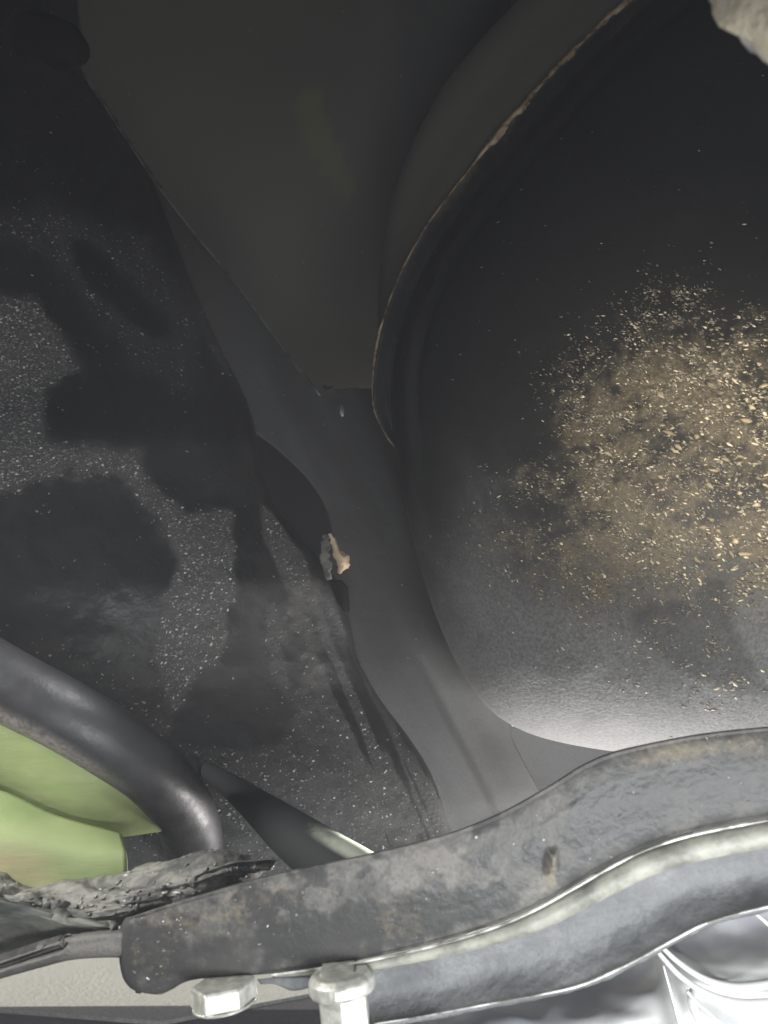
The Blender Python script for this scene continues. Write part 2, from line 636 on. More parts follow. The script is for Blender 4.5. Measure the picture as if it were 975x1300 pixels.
sheet('inner_skin', P(z), M['cavity'], cv, .004, {'dust': np.zeros(z.shape[:2])})

# ------------------------------------------------------------------ grey strip between liner and drum
sb = empty('chassis_rail', P((500, 700, .66)), 'grey smooth sheet metal rail between muddy liner and round drum', 'chassis rail')
rows = [[(100, 90, .70), (122, 118, .70), (128, 132, .70)],
        [(150, 190, .69), (185, 215, .69), (200, 235, .69)],
        [(185, 300, .67), (240, 330, .67), (300, 360, .68)],
        [(205, 390, .66), (290, 410, .655), (352, 432, .67)],
        [(240, 462, .65), (320, 474, .64), (396, 488, .66)],
        [(280, 505, .645), (400, 512, .635), (500, 499, .66)],
        [(318, 542, .64), (410, 550, .63), (512, 550, .67)],
        [(356, 572, .635), (430, 590, .625), (530, 600, .68)],
        [(400, 618, .63), (450, 640, .62), (550, 650, .68)],
        [(422, 672, .62), (480, 695, .61), (575, 700, .68)],
        [(415, 760, .61), (510, 780, .60), (600, 790, .66)],
        [(425, 850, .60), (540, 870, .59), (640, 880, .63)],
        [(440, 930, .58), (570, 945, .57), (650, 935, .60)],
        [(460, 1020, .56), (600, 1030, .55), (688, 1010, .58)],
        [(480, 1110, .54), (620, 1120, .53), (725, 1100, .56)]]
gp = loft(rows, 90, 170)
px, py = gp[..., 0], gp[..., 1]
w_ = 1 / gp[..., 2]
Aq = np.column_stack([np.ones(px.size), px.ravel(), py.ravel()])
co_ = np.linalg.lstsq(Aq, w_.ravel(), rcond=None)[0]
gp[..., 2] = 1 / (co_[0] + co_[1] * px + co_[2] * py)
uu = np.linspace(0, 1, px.shape[1])[None]
fold = np.exp(-((px - (470 + (py - 860) * .48)) / 14) ** 2) * sstep(780, 930, py)
gp[..., 2] += .012 * sstep(.55, .62, (px - (545 + (py - 900) * .52)) / 200 + .5) * sstep(800, 950, py)
du = .30 + .35 * sstep(480, 950, py) - .3 * sstep(520, 300, py)
du += .3 * fold - .22 * inside(px, py, [(500, 590), (530, 640), (560, 760), (610, 880), (570, 860), (520, 740)], 14)
du -= .22 * inside(px, py, [(585, 900), (640, 925), (690, 1010), (625, 1010)], 18)
du = du + .5 * (fbm((px - .45 * py) / 30, py / 160, 5, 151) - .5)
Pr = P(gp)
scatter('grit', gp, Pr, np.full(px.shape, .5), 160, .0002, .0007, M['grit_grey'], sb, seed=52)
sheet('rail_face', Pr, M['strip'], sb, .003, {'dust': du})
lip = [(105, 92, .699), (122, 118, .699), (160, 176, .693), (200, 235, .685), (250, 300, .678), (300, 360, .672), (352, 432, .664), (396, 488, .656), (406, 502, .654)]
tube('lit_edge', [(x, y, d - .004, 1.3) for x, y, d in lip], M['lip'], sb, 60, 8)  # the rail's lit edge, built as a thin paler tube
rows = [[(590, 870, .76), (720, 860, .75), (880, 860, .72)], [(600, 940, .75), (720, 940, .74), (880, 940, .71)],
        [(620, 1010, .74), (720, 1010, .73), (880, 1010, .70)], [(640, 1110, .72), (720, 1110, .71), (880, 1110, .68)]]
z = loft(rows, 30, 40)
sheet('rear_flange', P(z), M['strip'], sb, .003, {'dust': np.full(z.shape[:2], .75)})
cl, _ = tube('clip', [(434, 515, .632, 1.5), (434, 519, .629, 2.4), (434, 524, .625, 3.2), (435, 528, .623, 1.5)], M['zinc'], sb, 12, 10)

# ------------------------------------------------------------------ muddy liner on the left
ln = empty('wheel_liner', P((150, 600, .45)), 'black plastic liner caked with grey grit and wiped smears', 'wheel arch liner')
edge = [(95, -60), (97, 10), (104, 60), (102, 92), (150, 165), (190, 228), (214, 285), (240, 352), (272, 425), (301, 482),
        (322, 545), (334, 604), (345, 640), (374, 676), (404, 710), (428, 742), (442, 790), (452, 832), (478, 880), (518, 934), (548, 985), (572, 1060), (600, 1130)]
rows = []
for (ex, ey) in edge:
    t = (ey + 60) / 1190
    dl = .52 - .13 * t
    dr = .68 - .18 * t
    rail = np.interp(ey, [-60, 100, 215, 410, 480, 900, 1020, 1130], [.70, .70, .682, .652, .645, .588, .552, .53]) - .004
    gap = min(max((ey - 480) / 70, 0), 1) * min(max((910 - ey) / 170, 0), 1)
    dr = rail * (1 - gap) + dr * gap
    dm = dl + (dr - dl) * .45
    x0 = -110
    y0 = ey + 40 * (1 - t)
    rows.append([(x0, y0, dl), (x0 + (ex - x0) * .35, y0 * .65 + ey * .35, dl + (dr - dl) * .25), (x0 + (ex - x0) * .75, y0 * .25 + ey * .75, dl + (dr - dl) * .62),
                 (ex - 10, ey, dr - .012), (ex, ey, dr), (ex + 2, ey - 1, dr + .02)])
gp = loft(rows, 230, 420)
px, py = gp[..., 0], gp[..., 1]
wipes = [
    ([(92, 305), (110, 303), (150, 345), (195, 390), (214, 418), (196, 428), (160, 400), (120, 365), (98, 335)], 5, 3),
    ([(48, 350), (70, 348), (110, 390), (150, 440), (160, 480), (120, 480), (90, 430), (60, 390)], 8, 4),
    ([(62, 500), (110, 478), (165, 480), (180, 530), (165, 560), (110, 556), (70, 550)], 12, 8),
    ([(185, 545), (240, 525), (310, 535), (330, 600), (300, 640), (240, 640), (200, 625), (178, 585)], 12, 8),
    ([(-60, 640), (30, 628), (100, 610), (160, 620), (195, 660), (225, 715), (205, 770), (190, 800), (90, 800), (-60, 800)], 8, 8),
    ([(246, 850), (290, 845), (340, 850), (372, 890), (380, 925), (330, 950), (260, 945), (215, 935), (210, 905), (245, 890)], 5, 4),
    ([(285, 770), (310, 760), (330, 850), (280, 850)], 6, 4),
    ([(-60, 60), (100, 80), (200, 250), (110, 240), (40, 220), (-60, 240)], 40, 10),
    ([(300, 700), (330, 720), (320, 850), (300, 880)], 6, 4),
    ([(355, 815), (375, 830), (382, 870), (370, 872)], 4, 2),
    ([(330, 560), (345, 600), (380, 650), (340, 640), (318, 590)], 5, 3),
]
wipe = np.zeros(px.shape)
for i, (po, so_, wb) in enumerate(wipes):
    wipe = np.maximum(wipe, inside(px, py, po, so_ * 1.7, wb * 1.6, 3 + i))
dusty = [
    ([(-60, 280), (60, 250), (190, 290), (260, 430), (250, 520), (160, 470), (60, 330)], 25, 14, .42),
    ([(-60, 360), (50, 380), (110, 470), (60, 490), (70, 560), (180, 570), (230, 680), (200, 690), (150, 605), (90, 600), (0, 630), (-60, 630)], 20, 14, .85),
    ([(180, 590), (235, 650), (300, 640), (300, 760), (275, 850), (240, 880), (210, 930), (205, 870), (195, 780), (225, 720)], 10, 10, .9),
    ([(330, 640), (345, 650), (385, 710), (395, 745), (380, 762), (355, 735), (335, 690)], 4, 4, 1.0),
    ([(335, 770), (350, 760), (370, 830), (372, 890), (340, 880)], 6, 6, .55),
    ([(430, 870), (460, 900), (520, 960), (560, 1060), (440, 1070), (440, 980)], 12, 14, .7),
    ([(385, 1000), (450, 980), (480, 1080), (420, 1060)], 12, 12, .6),
    ([(215, 300), (240, 330), (310, 480), (350, 560), (330, 560), (250, 420)], 14, 6, .35),
    ([(352, 700), (400, 730), (440, 800), (430, 860), (380, 830)], 14, 12, .55),
    ([(330, 870), (430, 790), (480, 880), (560, 1000), (580, 1090), (330, 1080), (380, 960)], 25, 24, .55),
]
du = .10 + .32 * sstep(620, 1000, py + .25 * (px - 200))  # paler towards the bottom, the milky veil put into the dust mask
for i, (po, so_, wb, am) in enumerate(dusty):
    du = np.maximum(du, am * inside(px, py, po, so_, wb, 30 + i))
du += .22 * sstep(900, 1040, py) * sstep(200, 330, px)  # more of the same painted veil at the lower end
du = du * (1 - (.93 - .3 * sstep(750, 950, py)) * wipe)
st = fbm((px - .42 * py) / 15, py / 170, 4, 77)
du -= .65 * sstep(.5, .58, st) * inside(px, py, [(400, 760), (470, 850), (540, 940), (590, 1080), (480, 1080), (420, 940)], 25)
Pg = P(gp)
N = normals(Pg)
hgt = (fbm(px / 70, py / 70, 3, 5) - .5) * .006 + (fbm(px / 9, py / 9, 3, 6) - .5) * .0016 * np.clip(du * 2, .1, 1)
hgt -= .0008 * wipe
lin = inside(px, py, [(268, 436), (276, 436), (316, 492), (308, 496)], 5)
hgt += .006 * lin
sm = fbm((px * .75 + py * .6) / 26, (py * .75 - px * .6) / 120, 4, 160)
du = du + wipe * .30 * sstep(.54, .70, sm) * fbm(px / 30, py / 30, 3, 161)
du = np.maximum(du, .45 * lin)  # crease made paler too, its highlight put into the colour
hgt = hgt * sstep(1.0, .93, np.linspace(0, 1, px.shape[1]))[None]
Pl = Pg + N * hgt[..., None]
sheet('liner_shell', Pl, M['liner'], ln, .0025, {'dust': du})  # dust mask also holds the painted veil and crease highlight
dens = np.clip(du - .22, 0, 1) ** 1.4 * 1.5 * (1 - .5 * sstep(300, 420, px)) * sstep(650, 500, px * .9 + 0 * py)
dens = (np.clip(dens, 0, 1) + .008) * np.linspace(1, 0, px.shape[1])[None] ** .3
scatter('grit', gp, Pl, dens, 13000, .0002, .00095, M['grit_grey'], ln, power=2.6, seed=11)
# torn lip that curls off the liner's edge
rows = [[(412, 678, .555), (418, 680, .552)], [(407, 700, .55), (416, 702, .542)], [(409, 722, .548), (419, 722, .54)], [(414, 738, .55), (422, 735, .545)]]
z = loft(rows, 8, 30)
z[..., 0] += (fbm(z[..., 1] / 5, z[..., 0] / 8, 3, 142) - .5) * 9
sheet('torn_lip', P(z), M['flap'], ln, .001)
rows = [[(418, 740, .55), (432, 736, .55), (442, 745, .56)], [(428, 760, .548), (436, 760, .546), (444, 765, .56)], [(436, 776, .55), (440, 776, .55), (444, 778, .56)]]
z = loft(rows, 10, 12)
sheet('slit_shade', P(z), M['rubber'], ln, .0012)  # black sheet put in for the dark slit

# dry leaf caught on the liner
rows = [[(417, 678, .540), (421, 681, .538), (424, 684, .540)], [(421, 690, .538), (428, 694, .534), (434, 698, .538)],
        [(424, 705, .538), (434, 708, .532), (443, 706, .538)], [(427, 716, .540), (435, 717, .533), (443, 718, .537)], [(430, 726, .541), (434, 727, .537), (441, 722, .540)]]
z = loft(rows, 12, 26)
z[..., :2] += ((np.stack([fbm(z[..., 0] / 4, z[..., 1] / 4, 2, 140), fbm(z[..., 0] / 4 + 30, z[..., 1] / 4, 2, 141)], -1)) - .5) * 6
z = P(z)
lf = sheet('dry_leaf', z, M['leaf'], None, .0005)
tag(lf, 'small tan dry leaf stuck at the torn edge of the black liner', 'leaf')

# black plug standing in for the dark hole, top left
bs, _ = tube('hole_plug', [(28, 40, .50, 14), (34, 42, .495, 26), (60, 50, .49, 29), (88, 62, .49, 28), (98, 66, .492, 22), (101, 68, .494, 8)], M['rubber'], None, 40, 24)
tag(bs, 'black plug standing in for a dark hole at the upper end of the gritty liner', 'hole plug')

# ------------------------------------------------------------------ drum (tank)
tk = empty('drum_tank', P((800, 500, .55)), 'large round black drum tank with rusty seam and tan grit patch', 'tank')
rim = [(497, 500), (504, 580), (518, 660), (539, 740), (570, 822), (605, 882), (640, 915), (690, 937), (780, 954), (900, 962), (1050, 935), (1200, 850),
       (1290, 650), (1310, 400), (1250, 150), (1130, -30), (980, -95), (855, -20), (755, 70), (672, 162), (612, 235), (565, 297), (530, 360), (507, 425)]
rimd = np.array([(x, y, .56 - .05 * (y - 430) / 530) for x, y in rim])
NU, NV = 420, 190
rr = spline(rimd, NU, True)
apx = np.array([905.0, 470.0])
gp = np.zeros((NV, NU, 3))
for i in range(NV):
    t = i / (NV - 1)
    s = 1 - (1 - t) ** 1.0 * 1.0
    rad = 1 - s
    gp[i, :, 0] = apx[0] + (rr[:, 0] - apx[0]) * rad
    gp[i, :, 1] = apx[1] + (rr[:, 1] - apx[1]) * rad
    prof = (1 - rad ** 5.0) ** .54
    gp[i, :, 2] = .555 * (1 - rad) + rr[:, 2] * rad - .10 * prof
px, py = gp[..., 0], gp[..., 1]
ang = np.arctan2(py - apx[1], px - apx[0])
mudm = inside(px, py, [(690, 520), (720, 470), (800, 430), (900, 420), (1100, 430), (1100, 770), (900, 745), (830, 760), (760, 790), (690, 740), (610, 720), (640, 620), (700, 580)], 65, 34, 5)
mudm = mudm * .8 * (.55 + .45 * sstep(.35, .6, fbm(px / 40, py / 30, 4, 51)))
mudm *= 1 - .85 * inside(px, py, [(640, 645), (690, 630), (705, 655), (670, 670)], 10, 5)
clean = inside(px, py, [(800, 775), (830, 762), (880, 765), (895, 735), (925, 735), (930, 800), (980, 880), (930, 880), (860, 850), (800, 800)], 8, 6, 21)
clean = np.maximum(clean, inside(px, py, [(600, 500), (700, 500), (705, 575), (640, 590), (590, 620), (560, 600)], 20, 12, 22))
for wq in ([(700, 690), (720, 600), (735, 600), (725, 700)], [(820, 560), (880, 540), (890, 555), (830, 580)], [(880, 640), (960, 620), (965, 650), (890, 660)]):
    mudm *= 1 - .55 * inside(px, py, wq, 14, 12, 61)
mudm *= 1 - .9 * clean
du = .02 + .62 * sstep(560, 900, py + .15 * (px - 700)) * (1 - .35 * clean)
du += .18 * inside(px, py, [(580, 580), (660, 600), (640, 720), (700, 760), (800, 800), (800, 900), (640, 880), (570, 760)], 40, 20, 8)
du += .10 * np.exp(-((px - (525 + (py - 480) ** 2 / 9000)) / 14) ** 2) * (py < 700)
# gentle swage line just inside the rim
Pg = P(gp)
N = normals(Pg)
rad = np.linspace(1, 0, NV)[:, None] * np.ones((1, NU))
sw = sstep(640, 480, py)
h = sw * .0022 * np.exp(-((rad - .955) / .012) ** 2) - sw * .0016 * np.exp(-((rad - .925) / .014) ** 2)
h = h + (fbm(px / 60, py / 60, 3, 9) - .5) * .003 + (fbm(px / 8, py / 8, 3, 10) - .5) * .0022 * mudm
h *= sstep(0, .03, 1 - rad)
Pd = Pg + N * h[..., None]
sheet('drum_face', Pd, M['tank'], tk, 0, {'dust': du, 'mud': mudm}, closed=True)
# seam: two thin flanges pressed together, rusty on the edge, and the shell behind
NS = 300
rs = spline(rimd, NS, True)
dirx = rs[:, :2] - apx
dirx /= np.linalg.norm(dirx, axis=1, keepdims=True)
w_up = np.clip((rs[:, 0] < 1000) * sstep(640, 470, rs[:, 1]), 0, 1)


def ring(prof):
    L = []
    for off, dd in prof:
        L.append(np.column_stack([rs[:, 0] + dirx[:, 0] * off, rs[:, 1] + dirx[:, 1] * off, rs[:, 2] + dd]))
    return np.stack(L)


gr = ring([(-6, .004), (-3, .010), (4, .012), (12, .008), (19, .004), (23, .002), (24, .0045), (20, .007)])
k_ = 1 - 1.9 * sstep(500, 700, gr[..., 1]) * (gr[..., 0] < 1250)
base = np.stack([rs] * len(gr))
gr[..., :2] = base[..., :2] + (gr[..., :2] - base[..., :2]) * np.clip(k_, 0, 1)[..., None] - dirx[None] * (16 * (1 - np.clip(k_, 0, 1)))[..., None]
seamd = np.full(gr.shape[:2], .25)
seamm = .9 * sstep(400, 220, gr[..., 1]) * sstep(.35, .6, fbm(np.arange(NS) / 5.0, np.zeros(NS), 3, 15))[None] * np.array([0, 0, .1, .4, .8, 1, 1, 1])[:, None]
sheet('front_flange', P(gr), M['tank'], tk, 0, {'dust': seamd, 'mud': seamm}, closed=True)
er = ring([(19, .0058), (24.5, .0052), (26, .0062), (25, .0072), (20, .0068)])
k_ = 1 - 1.9 * sstep(500, 700, er[..., 1]) * (er[..., 0] < 1250)
base = np.stack([rs] * len(er))
thk = 1 + 2.0 * sstep(420, 120, rs[:, 1]) * fbm(np.arange(NS) / 4.0, np.zeros(NS), 2, 14)
wob = (fbm(np.arange(NS) / 2.0, np.zeros(NS), 3, 4) - .5) * 4.0
er[1:4, :, 2] = rs[None, :, 2] + .0062 + np.array([-.0011, 0, .0011])[:, None] * (thk ** 1.6)[None]
up_ = sstep(430, 180, rs[:, 1]) * (rs[:, 0] < 1050)
er[0, :, 2] = rs[:, 2] + .0058 - .0012 * up_
er[1, :, 2] -= .0016 * up_ * np.clip(thk - 1, 0, 1.2)
er[0, :, :2] -= dirx * (.3 * up_ * thk)[:, None]
er[2, :, :2] += dirx * (2.2 * (thk - 1))[:, None]
er[..., :2] = base[..., :2] + (er[..., :2] - base[..., :2]) * np.clip(k_, 0, 1)[..., None] - dirx[None] * (16 * (1 - np.clip(k_, 0, 1)))[..., None] + dirx[None] * wob[None, :, None] * np.array([0, 1, 1, 1, 0])[:, None, None]
sheet('rusty_seam', P(er), M['rust'], tk, 0, None, closed=True)
bk = ring([(12, .010), (16, .014), (18, .03), (14, .06), (-10, .11), (-90, .15)])
bk[..., :2] -= dirx[None] * (22 * sstep(450, 640, bk[..., 1]))[..., None]
up = sstep(520, 120, bk[..., 1]) * (bk[..., 0] < 1050)
amt = np.array([0, .15, .45, 1.0, 1.1, .6])[:, None]
bk[..., 0] -= 92 * up * amt
bk[..., 1] -= 56 * up * amt
z = np.stack([spline(bk[:, j], 40) for j in range(NS)], axis=1)
sheet('rear_shell', P(z), M['floor'], tk, 0, {'dust': np.full(z.shape[:2], 1.1), 'mud': np.zeros(z.shape[:2])}, closed=True)
# grit stuck on the drum
dn = mudm * (.35 + .75 * sstep(560, 760, px)) + .35 * clean * sstep(740, 780, py) * (fbm(px / 18, py / 18, 2, 40) > .55)
dn = np.maximum(dn, .45 * inside(px, py, [(680, 500), (740, 420), (820, 350), (900, 340), (930, 420), (820, 470), (740, 520)], 25, 20, 6) * (.4 + .6 * (fbm(px / 25, py / 25, 2, 41) > .5)))
dn = np.maximum(dn, .35 * inside(px, py, [(600, 690), (680, 700), (800, 800), (960, 830), (960, 900), (800, 890), (700, 850), (620, 760)], 20, 20, 7) * (fbm(px / 30, py / 30, 2, 42) > .52))
rad_w = np.clip(rad * 1.0, .02, 1)
dn = dn * (.25 + .75 * sstep(.3, .65, fbm(px / 22, py / 16, 3, 52)))
dn = np.clip(dn * rad_w * 1.3 + .002, 0, 1)
bigm = 1.2 * sstep(780, 960, px) * (py > 400)
scatter('grit', gp, Pd, dn, 17000, .00018, .00088, M['grit_tan'], tk, ang0=.35, elong=(1.3, 3.8), power=2.6, seed=21, big=bigm)

dn2 = inside(px, py, [(760, 470), (800, 430), (920, 425), (1100, 440), (1100, 720), (900, 700), (820, 660), (700, 660), (720, 600)], 40, 20, 53) * (.15 + .85 * sstep(760, 980, px)) * rad_w
scatter('mud_flake', gp, Pd, np.clip(dn2, 0, 1), 170, .0006, .0027, M['flake'], tk, ang0=.3, elong=(1.2, 3.6), power=3.2, seed=22, rag=.55)

# ------------------------------------------------------------------ hose, rod, green panel, caked mud, flap, arm
hs, _ = tube('rubber_hose', [(-110, 800, .36, 44), (-40, 840, .355, 44), (20, 875, .35, 44), (80, 906, .350, 43), (140, 942, .360, 42), (194, 982, .380, 39), (230, 1024, .41, 38), (246, 1072, .45, 37), (250, 1140, .50, 34)], M['hose'], None, 120, 40, True)
tag(hs, 'thick black hose with dusty underside curving down above the green panel', 'hose')

rd, _ = tube('light_wedge_rod', [(215, 942, .56, 6), (248, 968, .50, 9), (302, 1005, .435, 16), (374, 1062, .36, 30), (410, 1088, .34, 34), (452, 1116, .325, 38), (500, 1150, .315, 40)], M['rod'], None, 80, 48, True)
tag(rd, 'tapered dark rod standing in for a wedge of light behind the bracket', 'rod')

gpn = empty('green_panel', P((80, 1040, .37)), 'pale green painted body panel with a folded edge under the hose', 'body panel')
rows = [[(-120, 830, .368), (0, 895, .366), (100, 958, .366), (226, 1040, .392)],
        [(-120, 920, .374), (0, 965, .371), (105, 1018, .370), (219, 1049, .394)],
        [(-120, 1000, .385), (0, 1012, .382), (70, 1042, .380), (140, 1062, .378), (205, 1056, .396)]]
z = loft(rows, 50, 30)
sheet('upper_fold', P(z), M['green'], gpn, .0015, {'dust': np.full(z.shape[:2], .12)})
rows = [[(-120, 984, .374), (0, 1003, .371), (70, 1034, .369), (155, 1058, .367)],
        [(-120, 1050, .358), (0, 1060, .355), (80, 1078, .354), (160, 1082, .353)],
        [(-120, 1140, .350), (0, 1140, .348), (80, 1140, .347), (161, 1135, .346)]]
z = loft(rows, 50, 30)
sheet('lower_fold', P(z), M['green'], gpn, .0015, {'dust': inside(z[..., 0], z[..., 1], [(-120, 1060), (40, 1085), (60, 1130), (-120, 1150)], 45)})

rows = [[(-120, 1098, .36), (0, 1106, .355), (50, 1123, .35), (100, 1112, .348), (160, 1104, .345), (240, 1089, .34), (300, 1085, .338), (345, 1093, .338)],
        [(-120, 1112, .335), (0, 1124, .33), (60, 1138, .325), (110, 1135, .322), (170, 1124, .318), (245, 1106, .318), (300, 1096, .32), (347, 1097, .332)],
        [(-120, 1135, .33), (0, 1142, .325), (70, 1158, .318), (130, 1168, .312), (180, 1152, .31), (250, 1130, .312), (310, 1110, .319), (349, 1103, .332)],
        [(-120, 1160, .345), (0, 1160, .34), (70, 1172, .335), (140, 1182, .32), (190, 1172, .32), (250, 1150, .325), (310, 1128, .33), (350, 1108, .338)]]
gp = loft(rows, 200, 80)
px, py = gp[..., 0], gp[..., 1]
Pg = P(gp)
N = normals(Pg)
Pm = Pg + N * (((fbm((px + 2 * py) / 60, (py + .1 * px) / 14, 3, 60) - .5) * .010 + (fbm(px / 9, py / 5, 3, 61) - .5) * .0015)[..., None])
cm = empty('caked_mud', P((150, 1130, .32)), 'lumpy ridge of grey dried mud below the green panel', 'mud')
sheet('mud_crust', Pm, M['mud'], cm, .003)
scatter('grit', gp, Pm, np.clip(.25 + sstep(90, 140, px), 0, 1) * sstep(1085, 1120, py + .12 * (px - 100)), 260, .0003, .0013, M['grit_grey'], cm, seed=31, power=2.2)

rows = [[(-120, 1108, .31), (0, 1139, .307), (70, 1157, .303), (146, 1177, .298)],
        [(-120, 1112, .303), (0, 1143, .301), (70, 1161, .298), (146, 1180, .296)],
        [(-120, 1170, .312), (0, 1182, .309), (70, 1180, .304), (146, 1183, .298)],
        [(-120, 1240, .325), (0, 1222, .32), (60, 1205, .31), (146, 1190, .30)]]
z = loft(rows, 70, 40)
zp = P(z) + normals(P(z)) * ((fbm(z[..., 0] / 30, z[..., 1] / 9, 4, 66) - .5) * .003)[..., None]
fp = sheet('rubber_flap', zp, M['flap'], None, .0025)
tag(fp, 'dark wedge shaped rubber flap with pale creased upper edge', 'flap')

rows = [[(-120, 1252, .295), (0, 1214, .29), (50, 1197, .287), (90, 1186, .284), (130, 1181, .281), (185, 1178, .28)],
        [(-120, 1256, .288), (0, 1218, .283), (50, 1201, .28), (90, 1190, .277), (130, 1185, .275), (185, 1183, .275)],
        [(-120, 1264, .286), (0, 1227, .281), (50, 1211, .278), (90, 1200, .275), (130, 1196, .274), (185, 1196, .274)],
        [(-120, 1276, .287), (0, 1239, .282), (50, 1226, .279), (90, 1216, .276), (130, 1213, .275), (185, 1213, .275)],
        [(-120, 1280, .293), (0, 1243, .288), (50, 1229, .285), (90, 1219, .282), (130, 1216, .281), (185, 1216, .281)]]
z = loft(rows, 110, 40)
px, py = z[..., 0], z[..., 1]
mid_y = 1228 - .32 * px + .00062 * px * px
rec = inside(px, py, [(-120, 1252), (0, 1216), (40, 1202), (78, 1192), (84, 1200), (76, 1208), (30, 1222), (0, 1232), (-120, 1268)], 4)
z[..., 2] += .016
zp = P(z) - normals(P(z)) * (.0035 * rec)[..., None]
arm = sheet('link_arm', zp, M['bracket'], None, .003, {'dust': .35 + .4 * sstep(70, 100, px) * (1 - rec), 'mud': .2 * np.ones(px.shape)})
tag(arm, 'flat dusty steel link arm with oval recess meeting the bracket end', 'link arm')

# ------------------------------------------------------------------ bracket
br = empty('mounting_bracket', P((560, 1150, .28)), 'long cranked dusty steel bracket with rolled lip and two zinc bolts', 'bracket')
top = [(166, 1164), (200, 1152), (260, 1134), (330, 1114), (400, 1098), (470, 1083), (560, 1060), (620, 1038), (660, 1018), (700, 995), (740, 970), (775, 955), (820, 944), (890, 931), (975, 922), (1080, 914)]
botl = [(172, 1259), (205, 1262), (240, 1245), (300, 1240), (370, 1233), (450, 1220), (530, 1203), (590, 1187), (640, 1170), (680, 1152), (720, 1130), (770, 1100), (820, 1075), (880, 1056), (975, 1037), (1080, 1020)]


def bd(x):
    return .288 - .030 * (x - 150) / 830


def fill(line, dx, dy, dd):
    return [(x + dx, y + dy, bd(x) + dd) for x, y in line]


def mixl(t, dd, sq=0.0):
    a = spline([(x, y, 0) for x, y in top], 60)
    b = spline([(x, y, 0) for x, y in botl], 60)
    m_ = a * (1 - t) + b * t
    L = [(x, y, bd(x) + dd) for x, y, _ in m_]
    x0, y0, d0 = L[0]
    L = [(x0 - sq + 7, y0, d0 + .05), (x0 - sq, y0, d0 + .016), (x0 - sq + 3, y0, d0 + .004)] + [l for l in L if l[0] > x0 + 12]
    return L


rows = [mixl(.012, .045, 2), mixl(.003, .018, 4), mixl(0.0, .004, 5), mixl(.05, .0015, 10), mixl(.2, 0, 17), mixl(.5, -.001, 19), mixl(.8, 0, 16), mixl(.93, .001, 9), mixl(.985, .003, 2), mixl(1.0, .008, 0), mixl(.99, .03, 0)]
gp = loft(rows, 330, 110)
px, py = gp[..., 0], gp[..., 1]
du = .38 + .25 * inside(px, py, [(150, 1160), (560, 1062), (650, 1040), (560, 1120), (470, 1140), (360, 1150), (240, 1200)], 22, 22, 71)
du += .35 * inside(px, py, [(470, 1100), (560, 1075), (640, 1050), (580, 1110), (500, 1140)], 10, 20, 72)
du -= .40 * inside(px, py, [(330, 1180), (450, 1150), (600, 1130), (650, 1150), (560, 1185), (420, 1215), (330, 1222)], 14, 18, 73)
du -= .25 * inside(px, py, [(760, 990), (975, 960), (1000, 1020), (860, 1045), (740, 1090), (700, 1060)], 18, 18, 74)
du -= .22 * sstep(520, 250, px)
sk = fbm((px + .5 * py) / 14, (py - .3 * px) / 90, 4, 88)
du += .35 * (sk - .5)
mu = .55 * inside(px, py, [(790, 950), (880, 934), (1080, 918), (1080, 945), (900, 962), (800, 975)], 12, 10, 75)
bl = fbm(px / 46, py / 38, 5, 131)
bl = .5 * bl + .5 * fbm(px / 14, py / 55, 4, 135)
mu = np.maximum(mu, .27 * sstep(.50, .62, bl) * sstep(760, 500, px))
du -= .45 * sstep(.52, .64, fbm(px / 34 + 9, py / 30, 5, 132)) * sstep(1.05, .6, px / 900)
mu = np.maximum(mu, .75 * inside(px, py, [(697, 1080), (706, 1078), (708, 1100), (704, 1128), (688, 1132), (692, 1105)], 5, 3, 76))
mu = np.maximum(mu, .45 * inside(px, py, [(170, 1170), (330, 1130), (420, 1110), (300, 1180), (230, 1200)], 20, 24, 77))
mu = np.maximum(mu, .4 * inside(px, py, [(480, 1140), (500, 1130), (520, 1190), (490, 1195)], 6, 6, 78))
Pg = P(gp)
hh = (fbm(px / 60, py / 60, 3, 80) - .5) * .0016 + (fbm(px / 5, py / 5, 3, 81) - .5) * .0003
hh += .004 * inside(px, py, [(697, 1080), (706, 1078), (708, 1100), (704, 1128), (688, 1132), (692, 1105)], 5, 3, 76)
vv = np.linspace(0, 1, px.shape[0])[:, None]
hh = hh * sstep(.28, .34, vv) * sstep(.80, .72, vv) * sstep(0, .08, np.linspace(0, 1, px.shape[1]))[None]
Pb = Pg + normals(Pg) * hh[..., None]
sheet('web', Pb, M['bracket'], br, .0009, {'dust': du, 'mud': mu})
scatter('grit', gp, Pb, np.clip(.15 + mu + .3 * (px < 230), 0, 1), 260, .00015, .0006, M['grit_grey'], br, seed=41)

# rolled lip along the lower edge, with a thin bright edge on top
lip_up = [(345, 1237), (450, 1222), (530, 1205), (590, 1189), (640, 1172), (680, 1154), (720, 1132), (770, 1103), (820, 1078), (880, 1059), (975, 1040), (1080, 1023)]
lip_w = [3, 9, 12, 14, 17, 20, 22, 24, 25, 26, 27, 28]
pts = []
for (x, y), w_ in zip(lip_up, lip_w):
    pts.append((x + w_ * .25, y + w_ * .62, bd(x) + .004, w_ * .62))
tube('rolled_lip', pts, M['roll'], br, 120, 18)
tube('bright_edge', [(x, y + 1, bd(x) - .0005, 1.1 + .0009 * x) for x, y in lip_up], M['edge'], br, 120, 8)
